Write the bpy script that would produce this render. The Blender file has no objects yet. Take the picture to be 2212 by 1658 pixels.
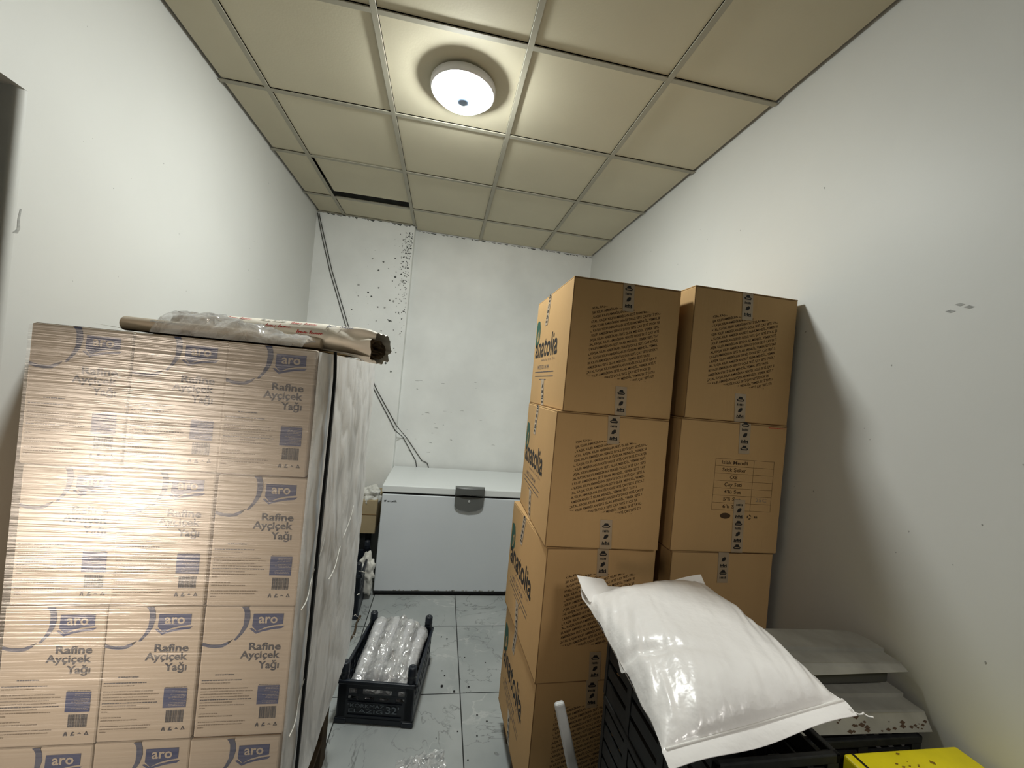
import bpy, bmesh, math, random
from mathutils import Vector, Matrix, noise
random.seed(7)
scene = bpy.context.scene
COL = scene.collection
# ---------------------------------------------------------------- camera
F_PX, YAW, PITCH, ROLL = 880.58, 0.16615, 0.00463, 0.092715
CAM = Vector((0.98240, -1.59944, 1.65399))
fw = Vector((math.sin(YAW)*math.cos(PITCH), math.cos(YAW)*math.cos(PITCH), math.sin(PITCH)))
r0 = Vector((math.cos(YAW), -math.sin(YAW), 0.0)); u0 = r0.cross(fw)
rt = r0*math.cos(ROLL) + u0*math.sin(ROLL); up = -r0*math.sin(ROLL) + u0*math.cos(ROLL)
cam_data = bpy.data.cameras.new('camera'); cam_data.sensor_width = 36.0; cam_data.sensor_fit = 'HORIZONTAL'
cam_data.lens = F_PX/2212*36.0; cam_data.clip_start = 0.02; cam_data.clip_end = 60
cam = bpy.data.objects.new('camera', cam_data); COL.objects.link(cam)
M4 = Matrix((rt, up, -fw)).transposed().to_4x4(); M4.translation = CAM; cam.matrix_world = M4
scene.camera = cam
# ---------------------------------------------------------------- world, exposure, lights
scene.view_settings.view_transform = 'Standard'; scene.view_settings.look = 'None'
scene.view_settings.gamma = 1.0; scene.view_settings.use_curve_mapping = False
scene.view_settings.exposure = 0.0
world = bpy.data.worlds.new('world'); scene.world = world; world.use_nodes = True
world.node_tree.nodes['Background'].inputs[0].default_value = (0.9, 0.85, 0.78, 1)
world.node_tree.nodes['Background'].inputs[1].default_value = 0.02
LAMP_STRENGTH = 212.0
LAMP_POS = (0.948, 0.285)
WARM = (1.0, 0.84, 0.68)
def area(name, loc, target, sx, sy, power, color):
    l = bpy.data.lights.new(name, 'AREA'); l.shape = 'RECTANGLE'; l.size = sx; l.size_y = sy
    l.energy = power; l.color = color
    o = bpy.data.objects.new(name, l); COL.objects.link(o); o.location = loc
    o.rotation_euler = (Vector(target)-Vector(loc)).to_track_quat('-Z', 'Y').to_euler(); return o
# warm lamp in the adjoining room, shining in through the doorway in the left wall
al = area('adjoining_room_lamp', (-0.75, -2.2, 1.0), (0.30, -0.55, 1.10), 0.34, 0.44, 3.5, WARM); al.data.spread = math.radians(46)
# added fill light, unseen behind the camera, brightening the sack and right corner
ar = area('rear_fill_light', (2.0, -2.7, 2.8), (2.0, -0.95, 1.0), 0.4, 0.4, 2.3, (1.0, 0.96, 0.90)); ar.data.spread = math.radians(58)

# ---------------------------------------------------------------- helpers
class MB:
    """collects faces in world (or thing-local) coordinates and links them as one mesh object"""
    def __init__(s): s.v = []; s.f = []; s.m = []; s.mats = []; s.smooth = set()
    def mi(s, mat):
        if mat not in s.mats: s.mats.append(mat)
        return s.mats.index(mat)
    def add(s, vs, fs, mat, smooth=False):
        b = len(s.v); s.v += [tuple(v) for v in vs]; k = s.mi(mat)
        for f in fs:
            if smooth: s.smooth.add(len(s.f))
            s.f.append(tuple(b+i for i in f)); s.m.append(k)
    def box(s, x0, y0, z0, x1, y1, z1, mat, bevel=0.0, rot=None, seg=2):
        bm = bmesh.new(); bmesh.ops.create_cube(bm, size=1)
        for v in bm.verts:
            v.co = Vector(((x0+x1)/2+v.co.x*(x1-x0), (y0+y1)/2+v.co.y*(y1-y0), (z0+z1)/2+v.co.z*(z1-z0)))
        if bevel > 0: bmesh.ops.bevel(bm, geom=bm.edges[:], offset=bevel, segments=seg, affect='EDGES', profile=0.5)
        if rot is not None:
            c = Vector(((x0+x1)/2, (y0+y1)/2, (z0+z1)/2))
            for v in bm.verts: v.co = c + rot @ (v.co-c)
        bm.verts.index_update()
        s.add([v.co for v in bm.verts], [[v.index for v in f.verts] for f in bm.faces], mat); bm.free()
    def tube(s, pts, r, mat, n=8, caps=True, smooth=True):
        pts = [Vector(p) for p in pts]; rr = r if isinstance(r, (list, tuple)) else [r]*len(pts)
        vs = []; prev = None
        for i, p in enumerate(pts):
            t = (pts[min(i+1, len(pts)-1)]-pts[max(i-1, 0)]).normalized()
            if prev is None:
                a = t.orthogonal().normalized()
            else:
                a = (prev - t*prev.dot(t)).normalized()
            prev = a; b = t.cross(a)
            for k in range(n):
                q = 2*math.pi*k/n; vs.append(p+(a*math.cos(q)+b*math.sin(q))*rr[i])
        fs = [(i*n+k, i*n+(k+1) % n, (i+1)*n+(k+1) % n, (i+1)*n+k) for i in range(len(pts)-1) for k in range(n)]
        s.add(vs, fs, mat, smooth)
        if caps: s.add(vs[:n], [tuple(reversed(range(n)))], mat); s.add(vs[-n:], [tuple(range(n))], mat)
    def lathe(s, prof, c, mat, n=40, axis=Vector((0, 0, 1)), smooth=True):
        ax = axis.normalized(); a = ax.orthogonal().normalized(); b = ax.cross(a); c = Vector(c); vs = []
        for (r, h) in prof:
            for k in range(n):
                q = 2*math.pi*k/n; vs.append(c+ax*h+(a*math.cos(q)+b*math.sin(q))*max(r, 1e-5))
        fs = [(i*n+k, i*n+(k+1) % n, (i+1)*n+(k+1) % n, (i+1)*n+k) for i in range(len(prof)-1) for k in range(n)]
        s.add(vs, fs, mat, smooth)
    def grid(s, fn, nu, nv, mat, smooth=True, close_u=False):
        vs = [fn(i/(nu if close_u else nu-1), j/(nv-1)) for j in range(nv) for i in range(nu)]
        fs = []
        for j in range(nv-1):
            for i in range(nu if close_u else nu-1):
                fs.append((j*nu+i, j*nu+(i+1) % nu, (j+1)*nu+(i+1) % nu, (j+1)*nu+i))
        s.add(vs, fs, mat, smooth)
    def prism(s, poly, fr, depth, mat):
        """2D outline in frame fr=(O,U,V,N), extruded along N by depth"""
        O, U, V, N = fr; n = len(poly)
        a = [O+U*p[0]+V*p[1] for p in poly]; b = [q+N*depth for q in a]
        s.add(a+b, [tuple(reversed(range(n))), tuple(range(n, 2*n))]+[(i, (i+1) % n, n+(i+1) % n, n+i) for i in range(n)], mat)
    def build(s, name, parent=None, label=None, cat=None, group=None, kind=None, recalc=False):
        me = bpy.data.meshes.new(name); me.from_pydata(s.v, [], s.f)
        for m in s.mats: me.materials.append(m)
        me.polygons.foreach_set('material_index', s.m)
        me.polygons.foreach_set('use_smooth', [i in s.smooth for i in range(len(s.f))])
        me.update()
        if recalc:
            bm = bmesh.new(); bm.from_mesh(me); bmesh.ops.recalc_face_normals(bm, faces=bm.faces[:]); bm.to_mesh(me); bm.free()
        o = bpy.data.objects.new(name, me); COL.objects.link(o)
        if parent: o.parent = parent
        return tag(o, label, cat, group, kind)
def tag(o, label=None, cat=None, group=None, kind=None):
    if label: o['label'] = label
    if cat: o['category'] = cat
    if group: o['group'] = group
    if kind: o['kind'] = kind
    return o
def empty(name, loc, rz=0, label=None, cat=None, group=None):
    o = bpy.data.objects.new(name, None); COL.objects.link(o); o.location = loc; o.rotation_euler = (0, 0, rz)
    o.empty_display_size = 0.05
    return tag(o, label, cat, group)
def copy_tree(o, loc, rz=0.0, label=None, scale=None):
    def rec(src, par):
        c = src.copy(); COL.objects.link(c)
        if par: c.parent = par
        for ch in [x for x in src.children]: rec(ch, c)
        return c
    r = rec(o, None); r.location = loc; r.rotation_euler = (0, 0, rz)
    if label: r['label'] = label
    if scale: r.scale = scale
    return r
V3 = Vector
# ---- text as print polygons
_tc = {}
def glyphs(s, bold=0.0):
    if (s, bold) in _tc: return _tc[(s, bold)]
    c = bpy.data.curves.new('t', 'FONT'); c.body = s; c.size = 1.0; c.resolution_u = 2; c.offset = bold; c.fill_mode = 'FRONT'
    o = bpy.data.objects.new('t', c); me = bpy.data.meshes.new_from_object(o)
    vs = [(v.co.x, v.co.y) for v in me.vertices]; fs = [tuple(p.vertices) for p in me.polygons]
    bpy.data.objects.remove(o); bpy.data.meshes.remove(me); bpy.data.curves.remove(c)
    _tc[(s, bold)] = (vs, fs); return vs, fs
CAPH = None
def caph():
    global CAPH
    if CAPH is None:
        vs, _ = glyphs('H'); CAPH = max(v[1] for v in vs)-min(v[1] for v in vs)
    return CAPH
def clip_poly(poly, lo, hi):
    for ax, lim, sg in ((0, lo[0], 1), (0, hi[0], -1), (1, lo[1], 1), (1, hi[1], -1)):
        out = []
        for i in range(len(poly)):
            a, b = poly[i-1], poly[i]; da, db = sg*(a[ax]-lim), sg*(b[ax]-lim)
            if (da >= 0) != (db >= 0):
                t = da/(da-db); out.append((a[0]+(b[0]-a[0])*t, a[1]+(b[1]-a[1])*t))
            if db >= 0: out.append(b)
        poly = out
        if len(poly) < 3: return []
    return poly
def text(mb, s, fr, u, v, cap, width=None, mat=None, ang=0.0, bold=0.0, clip=None, lift=0.0006):
    O, U, V, N = fr; vs, fs = glyphs(s, bold); x0 = min(p[0] for p in vs); x1 = max(p[0] for p in vs)
    sy = cap/caph(); sx = (width/(x1-x0)) if width else sy*0.92
    ca, sa = math.cos(ang), math.sin(ang)
    pt = [(u+((x-x0)*sx)*ca-(y*sy)*sa, v+((x-x0)*sx)*sa+(y*sy)*ca) for x, y in vs]
    if clip:
        for f in fs:
            q = clip_poly([pt[i] for i in f], clip[0], clip[1])
            if q: mb.add([O+U*a+V*b+N*lift for a, b in q], [tuple(range(len(q)))], mat)
    else:
        mb.add([O+U*a+V*b+N*lift for a, b in pt], fs, mat)
def poly(mb, pts, fr, mat, lift=0.0006):
    O, U, V, N = fr; mb.add([O+U*a+V*b+N*lift for a, b in pts], [tuple(range(len(pts)))], mat)
def rect(mb, x0, y0, x1, y1, fr, mat, lift=0.0006): poly(mb, [(x0, y0), (x1, y0), (x1, y1), (x0, y1)], fr, mat, lift)
def scribble(mb, u, v, w, h, fr, mat, n=None, lift=0.0006):
    """a line of print too small to read: short uneven strokes"""
    x = u
    while x < u+w:
        l = random.uniform(.002, .006)
        rect(mb, x, v, min(x+l, u+w), v+h*random.uniform(.7, 1), fr, mat, lift); x += l+random.uniform(.0006, .0016)
# ---- materials
def mat(name, color, rough=0.6, spec=0.4, metal=0.0, noise_amt=0.0, noise_scale=8.0, bump=0.0, bump_scale=60.0,
        stretch=(1, 1, 1), coat=0.0, emit=None, alpha=1.0, c2=None, sheen=0.0, detail=4):
    m = bpy.data.materials.new(name); m.use_nodes = True; nt = m.node_tree; b = nt.nodes['Principled BSDF']
    b.inputs['Base Color'].default_value = (*color, 1); b.inputs['Roughness'].default_value = rough
    b.inputs['Specular IOR Level'].default_value = spec; b.inputs['Metallic'].default_value = metal
    b.inputs['Coat Weight'].default_value = coat; b.inputs['Alpha'].default_value = alpha
    if emit: b.inputs['Emission Color'].default_value = (*emit[0], 1); b.inputs['Emission Strength'].default_value = emit[1]
    if noise_amt or c2 or bump:
        tc = nt.nodes.new('ShaderNodeTexCoord'); mp = nt.nodes.new('ShaderNodeMapping'); mp.inputs['Scale'].default_value = stretch
        nt.links.new(tc.outputs['Object'], mp.inputs[0])
    if noise_amt or c2:
        n = nt.nodes.new('ShaderNodeTexNoise'); n.inputs['Scale'].default_value = noise_scale; n.inputs['Detail'].default_value = detail
        nt.links.new(mp.outputs[0], n.inputs['Vector'])
        rp = nt.nodes.new('ShaderNodeValToRGB'); e = rp.color_ramp.elements
        e[0].position = 0.35; e[1].position = 0.68
        d = c2 if c2 else tuple(c*(1-noise_amt) for c in color)
        e[0].color = (*d, 1); e[1].color = (*color, 1)
        nt.links.new(n.outputs['Fac'], rp.inputs[0]); nt.links.new(rp.outputs[0], b.inputs['Base Color'])
    if bump:
        n2 = nt.nodes.new('ShaderNodeTexNoise'); n2.inputs['Scale'].default_value = bump_scale; n2.inputs['Detail'].default_value = 3
        nt.links.new(mp.outputs[0], n2.inputs['Vector'])
        bp = nt.nodes.new('ShaderNodeBump'); bp.inputs['Strength'].default_value = bump; bp.inputs['Distance'].default_value = 0.01
        nt.links.new(n2.outputs['Fac'], bp.inputs['Height']); nt.links.new(bp.outputs[0], b.inputs['Normal'])
    return m
def film_mat(name, amount, rough, stretch, bscale, bstr, tint=(0.9, 0.9, 0.9), gloss=0.25, trl=0.35):
    """clear plastic film: transparent, partly hazy, glossy with wrinkles"""
    m = bpy.data.materials.new(name); m.use_nodes = True; nt = m.node_tree; nt.nodes.clear(); N = nt.nodes.new; L = nt.links.new
    out = N('ShaderNodeOutputMaterial'); tr = N('ShaderNodeBsdfTransparent'); df = N('ShaderNodeBsdfDiffuse'); gl = N('ShaderNodeBsdfGlossy')
    tl = N('ShaderNodeBsdfTranslucent'); df.inputs[0].default_value = (*tint, 1); tl.inputs[0].default_value = (*tint, 1)
    gl.inputs['Roughness'].default_value = rough
    tc = N('ShaderNodeTexCoord'); mp = N('ShaderNodeMapping'); mp.inputs['Scale'].default_value = stretch
    ns = N('ShaderNodeTexNoise'); ns.inputs['Scale'].default_value = bscale; ns.inputs['Detail'].default_value = 5
    ns.inputs['Distortion'].default_value = 0.6
    L(tc.outputs['Object'], mp.inputs[0]); L(mp.outputs[0], ns.inputs['Vector'])
    bp = N('ShaderNodeBump'); bp.inputs['Strength'].default_value = bstr; bp.inputs['Distance'].default_value = 0.01
    L(ns.outputs['Fac'], bp.inputs['Height'])
    for x in (df, gl, tl): L(bp.outputs[0], x.inputs['Normal'])
    rp = N('ShaderNodeMapRange'); rp.inputs['From Min'].default_value = 0.35; rp.inputs['From Max'].default_value = 0.7
    rp.inputs['To Min'].default_value = amount*0.45; rp.inputs['To Max'].default_value = amount*1.5
    L(ns.outputs['Fac'], rp.inputs['Value'])
    dm = N('ShaderNodeMixShader'); dm.inputs[0].default_value = trl; L(df.outputs[0], dm.inputs[1]); L(tl.outputs[0], dm.inputs[2])
    m1 = N('ShaderNodeMixShader'); L(rp.outputs[0], m1.inputs[0]); L(tr.outputs[0], m1.inputs[1]); L(dm.outputs[0], m1.inputs[2])
    lw = N('ShaderNodeLayerWeight'); lw.inputs[0].default_value = 0.35; L(bp.outputs[0], lw.inputs['Normal'])
    mr = N('ShaderNodeMapRange'); mr.inputs['To Min'].default_value = gloss*0.35; mr.inputs['To Max'].default_value = gloss*1.6
    L(lw.outputs['Fresnel'], mr.inputs['Value'])
    m2 = N('ShaderNodeMixShader'); L(mr.outputs[0], m2.inputs[0]); L(m1.outputs[0], m2.inputs[1]); L(gl.outputs[0], m2.inputs[2])
    L(m2.outputs[0], out.inputs[0]); return m
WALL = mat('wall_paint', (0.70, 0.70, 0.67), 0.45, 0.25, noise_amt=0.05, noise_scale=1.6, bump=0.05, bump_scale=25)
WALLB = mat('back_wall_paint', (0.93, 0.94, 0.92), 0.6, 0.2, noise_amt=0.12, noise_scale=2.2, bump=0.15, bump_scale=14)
WALLD = mat('rear_wall_paint', (0.50, 0.48, 0.45), 0.7, 0.2)
TILE = mat('ceiling_tile', (0.585, 0.54, 0.405), 0.65, 0.2, noise_amt=0.05, noise_scale=3.0, bump=0.04, bump_scale=120)
TBAR = mat('ceiling_grid_paint', (0.36, 0.34, 0.27), 0.5, 0.3)
DARK = mat('dark_void', (0.02, 0.018, 0.015), 0.9, 0.1)
MOULD = mat('mould', (0.17, 0.18, 0.17), 0.9, 0.1, noise_amt=0.5, noise_scale=60)
SCUFF = mat('scuff_grey', (0.45, 0.45, 0.43), 0.8, 0.1, noise_amt=0.3, noise_scale=90)
KRAFT = mat('kraft_board', (0.47, 0.30, 0.138), 0.75, 0.15, noise_amt=0.06, noise_scale=5, bump=0.05, bump_scale=120, stretch=(1, 1, .15))
KRAFTD = mat('kraft_edge', (0.20, 0.12, 0.055), 0.85, 0.1)
OILBOX = mat('grey_beige_board', (0.52, 0.455, 0.375), 0.7, 0.2, noise_amt=0.05, noise_scale=6, bump=0.04, bump_scale=100)
BOARD2 = mat('old_board', (0.42, 0.33, 0.20), 0.8, 0.1, noise_amt=0.1)
BLUE = mat('blue_print', (0.060, 0.082, 0.19), 0.6, 0.3, noise_amt=0.1, noise_scale=40)
GREYINK = mat('grey_print', (0.075, 0.08, 0.10), 0.65, 0.2)
PALEINK = mat('faint_print', (0.24, 0.20, 0.155), 0.7, 0.2)
ARC = mat('blue_grey_print', (0.095, 0.115, 0.19), 0.65, 0.2, noise_amt=0.25, noise_scale=25)
BLACKINK = mat('black_print', (0.02, 0.018, 0.017), 0.6, 0.2)
BROWNINK = mat('brown_print', (0.06, 0.035, 0.018), 0.7, 0.2)
GREENINK = mat('green_print', (0.025, 0.085, 0.06), 0.6, 0.2)
REDINK = mat('red_print', (0.50, 0.05, 0.045), 0.7, 0.2)
TAPE = mat('packing_tape', (0.38, 0.29, 0.19), 0.25, 0.5, noise_amt=0.1, noise_scale=30)
FREEZ = mat('freezer_enamel', (0.72, 0.76, 0.80), 0.32, 0.45, noise_amt=0.03, noise_scale=3)
FREEZL = mat('freezer_lid', (0.80, 0.83, 0.83), 0.3, 0.45)
RUBBER = mat('black_rubber', (0.012, 0.012, 0.013), 0.6, 0.3)
HANDLE = mat('grey_plastic', (0.13, 0.135, 0.13), 0.4, 0.4)
CRATE = mat('navy_plastic', (0.012, 0.017, 0.027), 0.38, 0.45, noise_amt=0.3, noise_scale=12)
CRATEB = mat('black_plastic', (0.010, 0.011, 0.012), 0.5, 0.35, c2=(0.018, 0.019, 0.019), noise_scale=60)
CRTXT = mat('raised_crate_lettering', (0.16, 0.19, 0.22), 0.4, 0.4)
BAG = mat('white_woven_sack', (0.86, 0.835, 0.81), 0.30, 0.5, noise_amt=0.05, noise_scale=7, bump=0.45, bump_scale=24, coat=0.3)
SEAM = mat('sack_seam', (0.82, 0.80, 0.76), 0.5, 0.4)
YEL = mat('yellow_plastic', (0.80, 0.68, 0.008), 0.4, 0.4, noise_amt=0.15, noise_scale=14)
DIRTB = mat('dark_brown_dirt', (0.07, 0.045, 0.03), 0.9, 0.1)
DIRT = mat('brown_dirt', (0.12, 0.055, 0.02), 0.9, 0.1, c2=(0.30, 0.20, 0.02), noise_scale=50)
GREYD = mat('dusty_grey_plastic', (0.29, 0.285, 0.25), 0.55, 0.35, c2=(0.20, 0.195, 0.17), noise_scale=9)
GREYB = mat('dark_grey_plastic', (0.045, 0.045, 0.04), 0.6, 0.3)
STEEL = mat('dull_grey_metal', (0.60, 0.61, 0.61), 0.5, 0.4, metal=0.15, noise_amt=0.2, noise_scale=20)
PAPER = mat('wrapping_paper', (0.86, 0.80, 0.69), 0.6, 0.25, noise_amt=0.06, noise_scale=6, bump=0.2, bump_scale=18)
PAPERG = mat('brown_paper', (0.56, 0.48, 0.38), 0.7, 0.2, noise_amt=0.1, noise_scale=8, bump=0.15, bump_scale=20)
PAPERIN = mat('inner_brown_paper', (0.20, 0.145, 0.09), 0.8, 0.1, noise_amt=0.2, noise_scale=10)
PLAST = film_mat('thin_clear_plastic', 0.48, 0.16, (1, 1, 1), 22, 0.9, (0.95, 0.95, 0.95), 0.45)
PLASTW = mat('white_plastic_bag', (0.70, 0.69, 0.64), 0.35, 0.5, bump=0.8, bump_scale=25, noise_amt=0.1)
SLEEVE = mat('milky_cup_plastic', (0.78, 0.79, 0.84), 0.2, 0.6, noise_amt=0.2, noise_scale=30, coat=0.4)
FILMF = film_mat('stretch_film_front', 0.10, 0.27, (0.55, 1.0, 30.0), 5.0, 0.21, (0.75, 0.72, 0.68), 0.24)
FILMS = film_mat('stretch_film_side', 1.1, 0.48, (1.0, 1.6, 0.55), 7.0, 1.0, (0.97, 0.98, 0.99), 0.62, 0.05)
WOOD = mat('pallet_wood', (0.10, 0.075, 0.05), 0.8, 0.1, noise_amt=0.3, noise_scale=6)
WIRE = mat('black_cable', (0.05, 0.05, 0.045), 0.5, 0.3)
STRAP = mat('black_strap', (0.008, 0.008, 0.009), 0.55, 0.3)
HOUS = mat('lamp_housing', (0.80, 0.79, 0.80), 0.4, 0.4)
GLOW = mat('lamp_diffuser', (1, 1, 1), 0.4, 0.3, emit=((0.96, 1.0, 0.965), LAMP_STRENGTH))
SENS = mat('sensor_lens', (0.30, 0.40, 0.58), 0.3, 0.5)

# floor: grey marble-look tiles with dark joints
def floor_material():
    m = bpy.data.materials.new('marble_floor_tile'); m.use_nodes = True; nt = m.node_tree; N = nt.nodes.new; L = nt.links.new
    b = nt.nodes['Principled BSDF']; tc = N('ShaderNodeTexCoord'); sp = N('ShaderNodeSeparateXYZ'); L(tc.outputs['Object'], sp.inputs[0])
    def mth(op, a, bb=None, c=None):
        n = N('ShaderNodeMath'); n.operation = op
        for i, x in enumerate((a, bb, c)):
            if x is None: continue
            if isinstance(x, (int, float)): n.inputs[i].default_value = x
            else: L(x, n.inputs[i])
        return n.outputs[0]
    def joint(coord, off):
        t = mth('DIVIDE', mth('SUBTRACT', coord, off), 0.6)
        f = mth('FRACT', t); d = mth('ABSOLUTE', mth('SUBTRACT', f, 0.5))
        return mth('GREATER_THAN', d, 0.5-0.0027/0.6)
    j = mth('MAXIMUM', joint(sp.outputs[0], 1.221), joint(sp.outputs[1], 1.169))
    # different marbling on each tile
    ix = mth('FLOOR', mth('DIVIDE', mth('SUBTRACT', sp.outputs[0], 1.221), 0.6)); iy = mth('FLOOR', mth('DIVIDE', mth('SUBTRACT', sp.outputs[1], 1.169), 0.6))
    cb = N('ShaderNodeCombineXYZ'); L(mth('MULTIPLY', ix, 3.7), cb.inputs[0]); L(mth('MULTIPLY', iy, 5.3), cb.inputs[1])
    va = N('ShaderNodeVectorMath'); va.operation = 'ADD'; L(tc.outputs['Object'], va.inputs[0]); L(cb.outputs[0], va.inputs[1])
    def veins(scale, width, seed):
        n = N('ShaderNodeTexNoise'); n.noise_dimensions = '4D'; n.inputs['W'].default_value = seed
        n.inputs['Scale'].default_value = scale; n.inputs['Detail'].default_value = 6; n.inputs['Roughness'].default_value = 0.55
        n.inputs['Distortion'].default_value = 1.2; L(va.outputs[0], n.inputs['Vector'])
        d = mth('ABSOLUTE', mth('SUBTRACT', n.outputs['Fac'], 0.5))
        r = N('ShaderNodeMapRange'); r.inputs['From Max'].default_value = width; r.inputs['To Min'].default_value = 1.0; r.inputs['To Max'].default_value = 0.0
        L(d, r.inputs['Value']); return r.outputs[0]
    msk = N('ShaderNodeTexNoise'); msk.inputs['Scale'].default_value = 3.2; L(va.outputs[0], msk.inputs['Vector'])
    mk = N('ShaderNodeMapRange'); mk.inputs['From Min'].default_value = .48; mk.inputs['From Max'].default_value = .62; L(msk.outputs['Fac'], mk.inputs['Value'])
    base = N('ShaderNodeValToRGB'); base.color_ramp.elements[0].color = (0.30, 0.325, 0.325, 1); base.color_ramp.elements[1].color = (0.44, 0.46, 0.455, 1)
    base.color_ramp.elements[0].position = .3; base.color_ramp.elements[1].position = .7
    n3 = N('ShaderNodeTexNoise'); n3.inputs['Scale'].default_value = 2.6; n3.inputs['Detail'].default_value = 6; L(va.outputs[0], n3.inputs['Vector']); L(n3.outputs['Fac'], base.inputs[0])
    def mix(fac, a, col):
        x = N('ShaderNodeMix'); x.data_type = 'RGBA'; L(fac, x.inputs['Factor']); L(a, x.inputs['A']); x.inputs['B'].default_value = (*col, 1); return x.outputs['Result']
    c = mix(mth('MULTIPLY', mth('MULTIPLY', veins(1.5, .012, 3.0), mk.outputs[0]), .75), base.outputs[0], (0.55, 0.56, 0.54))
    c = mix(mth('MULTIPLY', mth('MULTIPLY', veins(2.2, .007, 9.0), mth('SUBTRACT', 1.0, mk.outputs[0])), .7), c, (0.11, 0.115, 0.11))
    c = mix(j, c, (0.018, 0.02, 0.02)); L(c, b.inputs['Base Color']); b.inputs['Roughness'].default_value = 0.3
    b.inputs['Specular IOR Level'].default_value = 0.35
    bp = N('ShaderNodeBump'); bp.invert = True; bp.inputs['Distance'].default_value = 0.002; L(j, bp.inputs['Height']); L(bp.outputs[0], b.inputs['Normal'])
    return m
FLOOR = floor_material()

# ================================================================ the room
XL, XR, YB, YP, ZC, YF = -0.225, 2.32, 2.285, 2.165, 3.0, -3.6
S = dict(kind='structure')
mb = MB(); mb.box(-2.4, YF-.1, -.1, XR+.1, YB+.1, 0, FLOOR); mb.build('floor', **S)
# left wall with an open doorway towards the camera end
DY0, DY1, DZ, DX = -2.3, -0.272, 2.343, XL-0.24
mb = MB()
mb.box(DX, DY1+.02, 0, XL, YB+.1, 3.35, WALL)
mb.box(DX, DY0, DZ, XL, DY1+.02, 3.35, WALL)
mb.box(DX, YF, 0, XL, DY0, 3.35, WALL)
# plaster jamb with a rounded edge
jp = [(DX, DY1+.02), (DX, DY1), (XL-.02, DY1)]+[(XL-.02+.02*math.sin(a*math.pi/12), DY1+.02-.02*math.cos(a*math.pi/12)) for a in range(1, 7)]
nj = len(jp); mb.add([(x, y, 0) for x, y in jp]+[(x, y, DZ) for x, y in jp], [(i, i+1, nj+i+1, nj+i) for i in range(nj-1)], WALL, True)
fr = (V3((XL, 0, 0)), V3((0, 1, 0)), V3((0, 0, 1)), V3((1, 0, 0)))
poly(mb, [(-.243, 2.02), (-.239, 2.02), (-.241, 1.99), (-.238, 1.965), (-.243, 1.95), (-.256, 1.948), (-.246, 1.962), (-.247, 1.99)], fr, SCUFF)
for k in range(26):
    y, z, r = random.uniform(-.2, 2), random.uniform(1.8, 2.8), random.uniform(.0012, .003)
    poly(mb, [(y-r, z), (y, z-r), (y+r, z), (y, z+r)], fr, SCUFF)
mb.build('wall_left', **S)
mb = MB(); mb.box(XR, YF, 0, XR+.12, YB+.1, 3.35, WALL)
fr = (V3((XR, 0, 0)), V3((0, 1, 0)), V3((0, 0, 1)), V3((-1, 0, 0)))
for k in range(46):
    y, z, r = random.uniform(-1.1, 1.2), random.uniform(1.0, 2.7), random.uniform(.001, .0032)
    poly(mb, [(y-r, z), (y, z-r*1.8), (y+r*.8, z), (y, z+r)], fr, SCUFF)
for y, z in ((-.72, 1.98), (-.70, 1.965), (-.74, 1.97), (-.95, 1.35), (-1.0, 1.2), (-.98, 1.26)):
    poly(mb, [(y-.012, z), (y, z-.003), (y+.012, z+.003), (y, z+.006)], fr, SCUFF)
mb.build('wall_right', **S)
mb = MB(); mb.box(XL-.2, YB, 0, XR+.1, YB+.12, 3.35, WALLB)
fr = (V3((0, YB, 0)), V3((1, 0, 0)), V3((0, 0, 1)), V3((0, -1, 0)))
x = .62
while x < 2.3:      # dirty, flaking line under the ceiling
    l = random.uniform(.02, .07); h = random.uniform(.003, .014)
    poly(mb, [(x, 3), (x+l, 3), (x+l*.8, 3-h), (x+l*.3, 3-h*.6)], fr, MOULD if random.random() < .6 else SCUFF); x += l*random.uniform(.8, 1.6)
for k in range(24):
    x, z = random.uniform(.68, 1.5), random.uniform(.95, 1.75); w = random.uniform(.01, .05)
    poly(mb, [(x, z), (x+w, z+random.uniform(-.004, .004)), (x+w*.7, z+.004), (x+w*.2, z+.003)], fr, SCUFF)
mb.build('wall_back', **S)
# the shallow pier in the left corner, spotted with mould
mb = MB(); mb.box(XL-.2, YP, 0, 0.603, YB+.01, 3.35, WALLB, bevel=.004)
fr = (V3((0, YP, 0)), V3((1, 0, 0)), V3((0, 0, 1)), V3((0, -1, 0)))
def blot(x, z, r, m=MOULD):
    n = 7; ph = random.random()*6
    poly(mb, [(x+r*random.uniform(.6, 1.15)*math.cos(ph+2*math.pi*i/n), z+r*random.uniform(.6, 1.15)*math.sin(ph+2*math.pi*i/n)) for i in range(n)], fr, m)
for i, (x, z) in enumerate([(.2654, 2.659), (.3607, 2.6429), (.3257, 2.5616), (.4093, 2.5888), (.4754, 2.5236), (.4536, 2.4834), (.1688, 2.4132), (.3417, 2.4099), (.2565, 2.3559), (.1776, 2.3149), (.2877, 2.3255), (.4462, 2.3111), (.4791, 2.3056), (.4987, 2.3321), (.3492, 2.2391), (.4088, 2.2405), (.5074, 2.2107), (.5781, 2.2277), (.3467, 2.116), (.4447, 2.1372), (.46, 2.13), (.478, 2.127), (.1328, 2.1887), (.3978, 2.0325), (.5614, 2.0271), (.5193, 1.8902), (.54, 1.854), (.4851, 1.8458), (.4603, 1.7498), (.5129, 1.6807)]):
    blot(x, z, random.uniform(.006, .0125), MOULD if i % 3 else SCUFF)
for k in range(230):
    x = .592-abs(random.gauss(0, .045)); z = 2.93-abs(random.gauss(0, .38))
    if x > .3 and z > 1.3: blot(x, z, random.uniform(.002, .0075), MOULD if random.random() < .6 else SCUFF)
for k in range(40): blot(random.uniform(.1, .59), random.uniform(1.5, 2.9), random.uniform(.001, .003), SCUFF)
x = XL
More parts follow.
